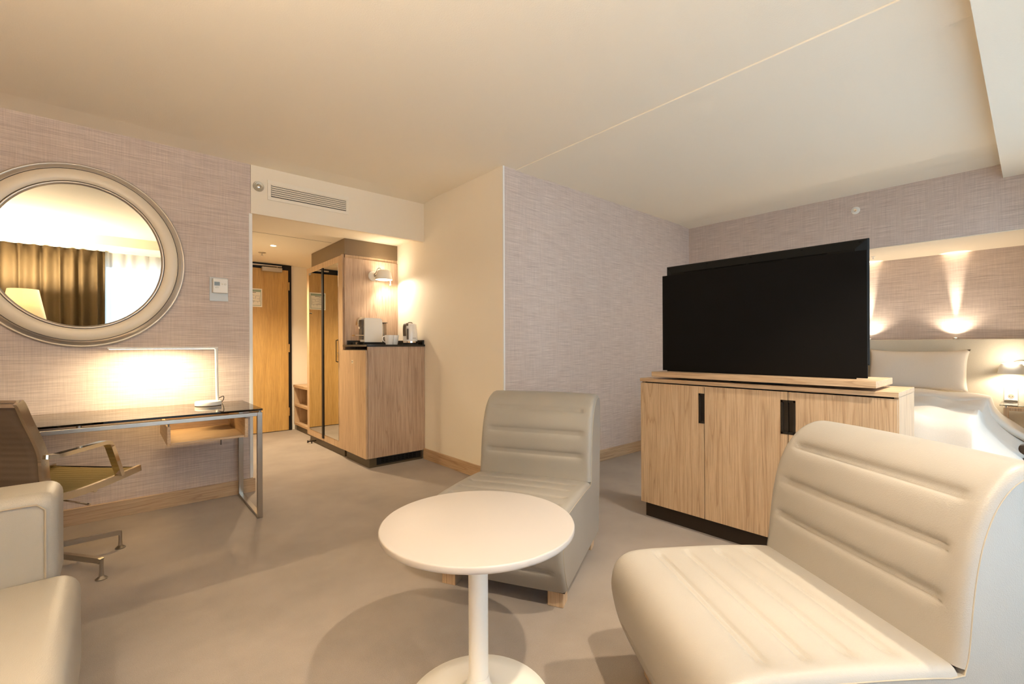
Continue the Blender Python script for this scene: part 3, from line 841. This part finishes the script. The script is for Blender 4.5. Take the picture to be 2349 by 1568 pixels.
mb = thing('minibar_cabinet', 'oak minibar cabinet with plain door and vented dark plinth by the cream wall', 'cabinet', (2.06, 4.36, 0))
obj('plinth', box(FX + .025, XE - .02, 4.092, 4.645, 0, .092), 'plinth_olive', mb)
obj('carcass', box(FX + .004, XE - .0015, 4.088, 4.645, .093, 1.112), 'plinth', mb)
obj('end_panel', box(FX + .006, XE - .003, 4.068, 4.0875, .093, 1.139, .001), 'oak_grey', mb)
fd = obj('door', box(FX - .018, FX + .003, 4.070, 4.70, .093, 1.105, .0015), 'oak_v', mb)
bd = obj('badge', box(FX - .0195, FX - .018, 4.362, 4.398, .977, 1.008), 'paper_sheet', fd)
bb = BM()
for (a_, c_, d_, e_) in ((4.367, 4.393, .999, 1.002), (4.367, 4.393, .983, .986), (4.367, 4.370, .986, .999), (4.390, 4.393, .986, .999), (4.374, 4.386, .990, .994)):
    box(FX - .0202, FX - .0195, a_, c_, d_, e_, bm=bb)
obj('badge_print', bb, 'ink', bd)
vg = obj('vent_grille', box(1.86, 2.33, 4.087, 4.0919, .020, .088), 'black', mb)
for k in range(9):
    for r_ in range(3):
        x = 1.905 + k * .042
        obj('vent_slot', box(x, x + .032, 4.0862, 4.0875, .036 + r_ * .016, .043 + r_ * .016), 'dark_hole', vg)
ct = thing('counter_top', 'thin dark stone counter with low upstand on the minibar cabinet', 'counter', (2.06, 4.36, 1.1395))
obj('slab', box(FX - .012, XE - .0015, 4.058, 4.645, 1.1395, 1.158, .001), 'stone', ct)
obj('upstand', box(FX + .03, XE - .02, 4.630, 4.645, 1.1582, 1.203, .001), 'stone', ct)
obj('upstand', box(XE - .019, XE - .0015, 4.075, 4.645, 1.1582, 1.203, .001), 'stone', ct)

su = thing('shoe_shelf', 'low open oak shelf unit between the wardrobe and the entrance door', 'shelf', (2.1, 6.27, 0))
obj('plinth', box(1.875, 2.35, 5.90, 6.66, 0, .075), 'plinth_olive', su)
obj('side_board', box(1.855, 2.36, 6.68, 6.70, .075, .585), 'oak_v', su)
obj('side_board', box(1.855, 2.36, 5.85, 5.87, .075, .585), 'oak_v', su)
obj('back_board', box(2.345, 2.36, 5.87, 6.68, .075, .585), 'oak_v', su)
for z0 in (.076, .33): obj('shelf_board', box(1.857, 2.345, 5.871, 6.679, z0, z0 + .028), 'oak_y', su)
obj('top_board', box(1.845, 2.362, 5.848, 6.702, .5855, .622, .0015), 'oak_y', su)

# wall lamp above the counter
wl = thing('wall_lamp', 'white wall lamp with tapered drum shade above the minibar counter', 'wall lamp', (2.085, 4.645, 1.895))
obj('wall_plate', lathe([(0, -.016), (.046, -.016), (.052, -.012), (.053, 0)], 32, (2.080, 4.6455, 1.893), axis='Y'), 'white_metal', wl, True)
obj('joint_arm', tube([(2.090, 4.632, 1.893), (2.095, 4.60, 1.895), (2.115, 4.575, 1.895)], .007, 10), 'steel', wl, True)
SLX, SLY = 2.150, 4.530
shd = lathe([(.088, 1.846), (.089, 1.850), (.072, 1.925), (.062, 1.943), (.052, 1.947), (.050, 1.944), (.060, 1.940), (.069, 1.924), (.085, 1.850), (.085, 1.846), (.088, 1.846)], 40, (SLX, SLY, 0))
obj('shade', shd, 'white_metal', wl, True)
obj('lamp_holder', lathe([(0, 1.942), (.018, 1.942), (.018, 1.915), (0, 1.913)], 16, (SLX, SLY, 0)), 'white_metal', wl, True)
obj('diffuser', lathe([(0, 1.853), (.080, 1.853)], 32, (SLX, SLY, 0)), 'bulb_soft', wl)
obj('pull_switch', tube([(2.205, 4.49, 1.85), (2.206, 4.49, 1.80)], .005, 8, bm=lathe([(0, 1.782), (.008, 1.786), (.009, 1.793), (.006, 1.801), (0, 1.803)], 12, (2.206, 4.49, 0))), 'white_metal', wl, True)
obj('power_cord', tube(catmull([(2.085, 4.628, 1.905), (2.095, 4.60, 1.93), (2.105, 4.58, 1.965), (2.120, 4.56, 1.972), (2.130, 4.545, 1.945)], 6), .003, 6), 'cable', wl, True)
light('wall_lamp_light', 'SPOT', (SLX, SLY, 1.848), 6.5, WARM2, target=(SLX + .38, SLY - .22, 1.0), spot_size=math.radians(155), spot_blend=0.5, shadow_soft_size=.06)
light('wall_lamp_uplight', 'POINT', (SLX + .035, SLY, 1.952), 0.5, WARM2, shadow_soft_size=.02)

# things on the counter
ZT = 1.1583
ty = thing('tray', 'black serving tray under the coffee machine', 'tray', (1.98, 4.47, ZT))
obj('tray_base', box(1.845, 2.13, 4.40, 4.60, ZT, ZT + .004, .001), 'black', ty)
obj('tray_rim', join(join(box(1.84, 1.846, 4.395, 4.605, ZT, ZT + .026), box(2.129, 2.135, 4.395, 4.605, ZT, ZT + .026)), join(box(1.846, 2.129, 4.395, 4.4, ZT, ZT + .026), box(1.846, 2.129, 4.6, 4.605, ZT, ZT + .026))), 'black', ty)
cm = thing('coffee_machine', 'white capsule coffee machine with chrome lever on the dark counter', 'coffee machine', (1.99, 4.50, ZT + .004))
cb = BM(); poly([(1.893, 4.43, 1.1625), (2.083, 4.43, 1.1625), (2.083, 4.43, 1.400)] + [(2.083 - .03 + .03 * math.cos(a), 4.43, 1.400 + .03 * math.sin(a)) for a in (PI / 6, PI / 3, PI / 2)] + [(1.905, 4.43, 1.430), (1.893, 4.43, 1.418)], (0, .11, 0), cb)
obj('body', cb, 'ceramic', cm)
obj('brew_head', join(box(1.868, 1.893, 4.447, 4.523, 1.335, 1.412, .008), box(1.872, 1.893, 4.452, 4.518, 1.21, 1.335)), 'grey_handle', cm)
obj('lever', tube(catmull([(1.905, 4.485, 1.437), (1.862, 4.485, 1.432), (1.842, 4.485, 1.405), (1.836, 4.485, 1.355)], 5), .010, rect=(.050, .010)), 'chrome', cm, True)
obj('spout', lathe([(0, 1.318), (.010, 1.318), (.013, 1.340), (0, 1.340)], 16, (1.866, 4.485, 0)), 'chrome', cm, True)
obj('drip_tray', box(1.800, 1.893, 4.445, 4.525, 1.246, 1.258, .003), 'chrome', cm)
obj('drip_base', box(1.835, 1.893, 4.455, 4.515, 1.1625, 1.185, .003), 'chrome', cm)
obj('water_tank', box(2.0835, 2.140, 4.445, 4.525, 1.166, 1.382, .008), 'tank', cm)
obj('tank_lid', box(2.0835, 2.146, 4.440, 4.530, 1.3825, 1.391, .002), 'grey_handle', cm)
bw = tag(obj('capsule_bowl', lathe([(0, ZT + .001), (.030, ZT + .001), (.034, ZT + .006), (.040, ZT + .028), (.038, ZT + .028), (.031, ZT + .007), (0, ZT + .005)], 28, (1.81, 4.33, 0)), 'stone', smooth=True),
         'small dark capsule bowl at the left end of the counter', 'bowl')

def mug(label, x, y, a):
    t = thing('mug', label, 'mug', (x, y, ZT), group='white mugs on the counter')
    z = ZT
    obj('cup', lathe([(0, z + .003), (.030, z + .003), (.031, z), (.034, z), (.038, z + .02), (.0465, z + .092), (.0465, z + .094), (.0445, z + .094), (.036, z + .022), (.030, z + .008), (0, z + .007)], 36, (x, y, 0)), 'ceramic', t, True, auto=60)
    c, s = math.cos(a), math.sin(a)
    pts = [(x + c * r, y + s * r, z + h) for r, h in ((.044, .080), (.062, .080), (.070, .062), (.064, .038), (.039, .022))]
    obj('handle', tube(catmull(pts, 4), .005, 8), 'ceramic', t, True)
mug('white mug with its handle towards the coffee machine', 2.045, 4.195, PI)
mug('white mug half hidden behind the other mug beside the kettle', 2.122, 4.245, PI / 2)

kt = thing('kettle', 'white electric kettle with taupe handle at the right end of the counter', 'kettle', (2.262, 4.17, ZT))
kx, ky = 2.262, 4.17
obj('power_base', lathe([(0, ZT), (.074, ZT), (.076, ZT + .004), (.074, ZT + .016), (0, ZT + .016)], 36, (kx, ky, 0)), 'black', kt, True)
obj('chrome_band', lathe([(.072, ZT + .0162), (.074, ZT + .018), (.073, ZT + .032), (.070, ZT + .033)], 36, (kx, ky, 0)), 'chrome', kt, True)
obj('body', lathe([(.072, ZT + .033), (.0735, ZT + .06), (.072, ZT + .12), (.067, ZT + .17), (.060, ZT + .205), (.052, ZT + .212), (0, ZT + .214)], 40, (kx, ky, 0)), 'ceramic', kt, True)
obj('lid_grip', tube([(kx - .03, ky, ZT + .212), (kx - .015, ky, ZT + .223), (kx + .015, ky, ZT + .223), (kx + .03, ky, ZT + .212)], .005, 8), 'grey_handle', kt, True)
hd = Vector((-.72, -.45, 0)).normalized()
obj('handle', tube(catmull([tuple(Vector((kx, ky, ZT)) + hd * r + Vector((0, 0, h))) for r, h in ((.055, .195), (.085, .205), (.108, .185), (.113, .13), (.108, .085))], 5), .010, rect=(.026, .018)), 'grey_handle', kt, True)
obj('water_gauge', box(kx - .066, kx - .048, ky - .060, ky - .046, ZT + .05, ZT + .16, .004), 'grey_handle', kt)
obj('spout', poly([(kx + .058, ky - .012, ZT + .19), (kx + .058, ky + .012, ZT + .19), (kx + .078, ky, ZT + .20)], (0, 0, .012)), 'ceramic', kt)
obj('print_line', box(kx - .012, kx + .025, ky - .0742, ky - .0732, ZT + .062, ZT + .065), 'ink', kt)

# ================================================================== bed in the alcove
bd_ = thing('bed', 'double bed with pale padded headboard standing in the lit alcove', 'bed', (5.15, 1.10, 0))
BY0, BY1, BX0, BX1 = 0.27, 1.95, 4.03, 6.16
obj('headboard', box(6.185, 6.262, -.30, 2.45, .25, 1.188, .008), 'headboard', bd_)
obj('bed_base', box(BX0 + .08, BX1, BY0 + .06, BY1 - .05, .08, .32, .01), 'headboard', bd_)
obj('mattress', box(BX0 + .06, BX1, BY0 + .04, BY1 - .03, .32, .60, .05, 4), 'linen', bd_, True, auto=0)
for x in (BX0 + .2, BX1 - .2):
    for y in (BY0 + .2, BY1 - .2): obj('leg', box(x - .03, x + .03, y - .03, y + .03, 0, .08), 'black', bd_)
# duvet: one draped cloth
def drape(x, t, lift=0.0):
    """t in [-1,1] across the bed; returns y,z"""
    half = (BY1 - BY0) / 2 + .01; mid = (BY0 + BY1) / 2
    flat = .80
    if abs(t) < flat:
        y = mid - half * t / flat
        z = .655 + .03 * (1 - (t / flat) ** 2)
        return y, z + lift
    q = (abs(t) - flat) / (1 - flat)       # 0..1 over the side
    s = math.copysign(1, t)
    y = mid - s * (half + .030 * q + .17 * q * q + .02 * math.sin(x * 13 + s) * q)
    z = .655 - .30 * q ** 0.9 - .02 * math.sin(x * 9 + 1.3) * q
    if q < .25: z = .655 - .10 * q * q / .25 - .02 * q
    return y, z + lift
dv = thing('duvet', 'thick white duvet with a turned-down top edge spread over the bed', 'duvet', (5.0, 1.1, .60))
NX, NT = 60, 81
def dfn(i, j):
    u = i / (NX - 1); t = -1 + 2 * j / (NT - 1)
    x = 3.98 + u * 1.78
    y, z = drape(x, t)
    wob = .014 * math.sin(x * 7 + y * 5) + .007 * math.sin(x * 17 - y * 9 + 1) + .006 * math.sin(y * 27 + x * 6) + .006 * math.sin(y * 13 - x * 11)
    if u < .07:
        k = (1 - u / .07)
        x = x - .03 * (1 - k) ; z = z - .36 * k ** 1.3 * (1 if z > .5 else .3)
        x += .012 * math.sin(y * 22) * k
    return (x, y, z + wob)
db = grid(dfn, NX, NT)
do = obj('duvet_cover', db, 'linen', dv, True, auto=0)
do.modifiers.new('thick', 'SOLIDIFY').thickness = .03
def ffn(i, j):
    u = i / 15; t = -1 + 2 * j / (NT - 1)
    x = 5.30 + u * .48
    y, z = drape(x, t * 1.0, .035)
    x -= .04 * max(0, abs(t) - .8) / .2
    if u < .1: z -= .03 * (1 - u / .1)
    if abs(t) > .8: y -= math.copysign(.05 * (abs(t) - .8) / .2, t)
    return (x, y, z + .006 * math.sin(y * 19 + x * 11))
fo = obj('turned_down_fold', grid(ffn, 16, NT), 'linen', dv, True, auto=0)
fo.modifiers.new('thick', 'SOLIDIFY').thickness = .028

def pillow(label, y0, y1):
    t = thing('pillow', label, 'pillow', (6.0, (y0 + y1) / 2, .66), group='white pillows against the headboard')
    w, h = (y1 - y0) / 2, .205
    cz, cy, cx = .885, (y0 + y1) / 2, 6.035
    def mk(sgn):
        def fn(i, j):
            a, c = -1 + 2 * i / 28, -1 + 2 * j / 20
            puff = (max(0, 1 - abs(a) ** 2.6) * max(0, 1 - abs(c) ** 2.6)) ** .55
            pinch = 1 - .13 * (1 - abs(a) ** 3) * abs(c) ** 4 - 0
            pin2 = 1 - .06 * (1 - abs(c) ** 3) * abs(a) ** 4
            yy = cy + a * w * pin2; zz = cz + c * h * pinch
            xx = cx + .10 * c + sgn * .085 * puff + .004 * math.sin(a * 9 + c * 4)
            return (xx, yy, zz)
        return fn
    b = grid(mk(-1), 29, 21); grid(mk(1), 29, 21, bm=b)
    bmesh.ops.remove_doubles(b, verts=b.verts, dist=.0004)
    obj('pillow_case', b, 'linen', t, True, auto=0)
    per = [(cx + .10 * c, cy + a * w, cz + c * h) for a, c in [(k / 10, 1) for k in range(-10, 11)]]
pillow('plump white pillow beside the bedside lamp', .395, 1.165)
pillow('plump white pillow hidden mostly behind the television', 1.18, 1.93)

# bedside table, lamp, sockets
bs = thing('bedside_table', 'small glass topped bedside table with slim pale frame beside the bed', 'bedside table', (5.99, -.02, 0))
obj('glass_top', box(5.82, 6.175, -.26, .20, .600, .610, .001), 'glass', bs)
fr_ = BM()
for y in (-.23, .165):
    for x in (5.84, 6.14): box(x, x + .025, y - .0125, y + .0125, 0, .585, bm=fr_)
for y in (-.23, .165): box(5.865, 6.14, y - .0125, y + .0125, .560, .585, bm=fr_)
for x in (5.84, 6.14): box(x, x + .025, -.2175, .1525, .560, .585, bm=fr_)
obj('frame', fr_, 'oak_v', bs)
obj('shelf', box(5.85, 6.16, -.215, .15, .30, .315), 'oak_y', bs)
for y in (-.23, .165):
    for x in (5.8525, 6.1525): obj('glass_spacer', lathe([(0, .585), (.010, .585), (.010, .600), (0, .600)], 12, (x, y, 0)), 'steel', bs)
def bedside_lamp(label, by, sy):
    bl = thing('bedside_lamp', label, 'wall lamp', (6.185, by, .93), group='bedside wall lamps')
    bx = 6.09; wy = by - .075 * sy
    obj('shade', lathe([(.086, .868), (.088, .872), (.078, .930), (.064, .958), (.040, .968), (.038, .964), (.060, .954), (.074, .928), (.084, .872), (.084, .868), (.086, .868)], 40, (bx, by, 0)), 'white_metal', bl, True)
    obj('shade_cap', lathe([(0, .976), (.03, .976), (.036, .970), (.040, .966)], 24, (bx, by, 0)), 'white_metal', bl, True)
    obj('diffuser', lathe([(0, .874), (.080, .874)], 32, (bx, by, 0)), 'bulb_soft', bl)
    obj('wall_plate', lathe([(0, -.014), (.044, -.014), (.05, -.010), (.05, 0)], 28, (6.1848, wy, .93), axis='X'), 'white_metal', bl, True)
    obj('joint_arm', tube([(6.172, wy, .93), (6.13, wy + .015 * sy, .94), (6.12, wy + .04 * sy, .945)], .007, 8), 'steel', bl, True)
    obj('power_cord', tube(catmull([(6.09, by - .01 * sy, .976), (6.085, by - .04 * sy, .990), (6.09, by - .075 * sy, .992), (6.12, by - .09 * sy, .975), (6.165, wy - .01 * sy, .945)], 6), .0035, 6), 'cable', bl, True)
    light('bedside_lamp_light', 'SPOT', (bx, by, .866), 3.4, WARM2, target=(bx, by, 0), spot_size=math.radians(172), spot_blend=.3, shadow_soft_size=.06)
    light('bedside_lamp_uplight', 'POINT', (bx - .06, by, 1.0), 0.8, WARM2, shadow_soft_size=.03)
bedside_lamp('white wall lamp with bowl shade and dark cord beside the pillow', .135, 1)
bedside_lamp('added unseen wall lamp on the far side of the bed, extra fill light', 2.10, -1)  # second lamp is added out of view to brighten the bedroom ceiling and alcove
sk = thing('wall_socket', 'white double wall socket plate under the bedside lamp', 'socket', (6.185, .14, .615))
obj('plate', box(6.176, 6.1848, .098, .182, .620, .770, .002), 'white_metal', sk)
obj('switch_rocker', box(6.1735, 6.1762, .106, .174, .698, .764, .001), 'ceramic', sk)
ins_ = obj('socket_insert', box(6.1735, 6.1762, .106, .174, .626, .692, .001), 'ceramic', sk)
obj('socket_well', lathe([(0, -.0008), (.021, -.0008), (.021, 0)], 24, (6.1735, .14, .659), axis='X'), 'alu', ins_)
for dy in (-.009, .009): obj('pin_hole', lathe([(0, -.0014), (.003, -.0014), (.003, -.0008)], 10, (6.1735, .14 + dy, .659), axis='X'), 'dark_hole', ins_)
sk = thing('wall_socket', 'wall socket plate low behind the bedside table', 'socket', (6.185, .115, .25))
obj('plate', box(6.176, 6.1848, .085, .160, .27, .345, .002), 'alu', sk)
obj('socket_well', lathe([(0, -.0008), (.021, -.0008), (.021, 0)], 24, (6.176, .122, .307), axis='X'), 'grey_handle', sk)
tag(obj('lamp_cord', tube(catmull([(6.174, .13, .29), (6.165, .15, .24), (6.14, .19, .18), (6.12, .21, .10)], 6), .004, 6), 'cable', smooth=True), 'dark cord hanging from the low socket behind the bed', 'cord')

# ================================================================== behind the camera: curtains, floor lamp
def curtain(name, label, mat, x0, x1, waves, amp, y, z0, z1, thick):
    t = thing(name, label, 'curtain', ((x0 + x1) / 2, y, z0))
    nx = int(waves * 14) + 1; nz = 10
    ph = [random.uniform(-.5, .5) for _ in range(int(waves) + 2)]
    am = [random.uniform(.6, 1.25) for _ in range(int(waves) + 2)]
    def fn(i, j):
        u = i / (nx - 1); w = u * waves; k = int(min(waves - 1e-6, w)); f = w - k
        a = am[k] * (1 - f) + am[k + 1] * f; p = ph[k] * (1 - f) + ph[k + 1] * f
        zf = j / (nz - 1)
        spread = .75 + .35 * (1 - zf)
        return (x0 + (x1 - x0) * u + .012 * math.sin(w * 4.1 + zf), y + amp * a * spread * math.sin(2 * PI * w + p + .5 * (1 - zf)), z0 + (z1 - z0) * zf)
    o = obj('cloth', grid(fn, nx, nz), mat, t, True, auto=0)
    if thick: o.modifiers.new('thick', 'SOLIDIFY').thickness = thick
    obj('curtain_track', box(x0, x1, y - .012, y + .012, z1, z1 + .012), 'white_metal', t)
    return t
curtain('drape_curtain', 'dark olive pleated drape reflected in the left of the oval mirror', 'curtain', -1.9, -0.10, 15, .042, -.30, .01, 2.462, .004)
curtain('sheer_curtain', 'thin white sheer curtain over the daylit window reflected in the mirror', 'sheer', -0.12, 4.95, 38, .024, -.36, .01, 2.462, 0)
fl = thing('floor_lamp', 'floor lamp with glowing cream tapered shade reflected in the mirror', 'floor lamp', (-0.81, 0.34, 0))
lx, ly = -0.81, 0.34
obj('base', lathe([(0, 0), (.14, 0), (.142, .006), (.135, .014), (.02, .022), (0, .022)], 40, (lx, ly, 0)), 'steel', fl, True)
obj('pole', lathe([(.011, .02), (.011, 1.50)], 16, (lx, ly, 0)), 'steel', fl, True)
obj('shade', lathe([(.205, 1.41), (.130, 1.826), (.127, 1.826), (.202, 1.41), (.205, 1.41)], 48, (lx, ly, 0)), 'shade', fl, True)
obj('bulb', lathe([(0, 1.50), (.014, 1.50), (.014, 1.68), (.026, 1.71), (.029, 1.735), (.020, 1.756), (0, 1.762)], 20, (lx, ly, 0)), 'bulb_soft', fl, True)
for k in range(3):
    a = 2 * PI * k / 3
    obj('shade_spoke', tube([(lx, ly, 1.50), (lx + .198 * math.cos(a), ly + .198 * math.sin(a), 1.42)], .003, 6), 'steel', fl)
light('floor_lamp_light', 'POINT', (lx, ly, 1.795), 68.0, WARM, shadow_soft_size=.03)
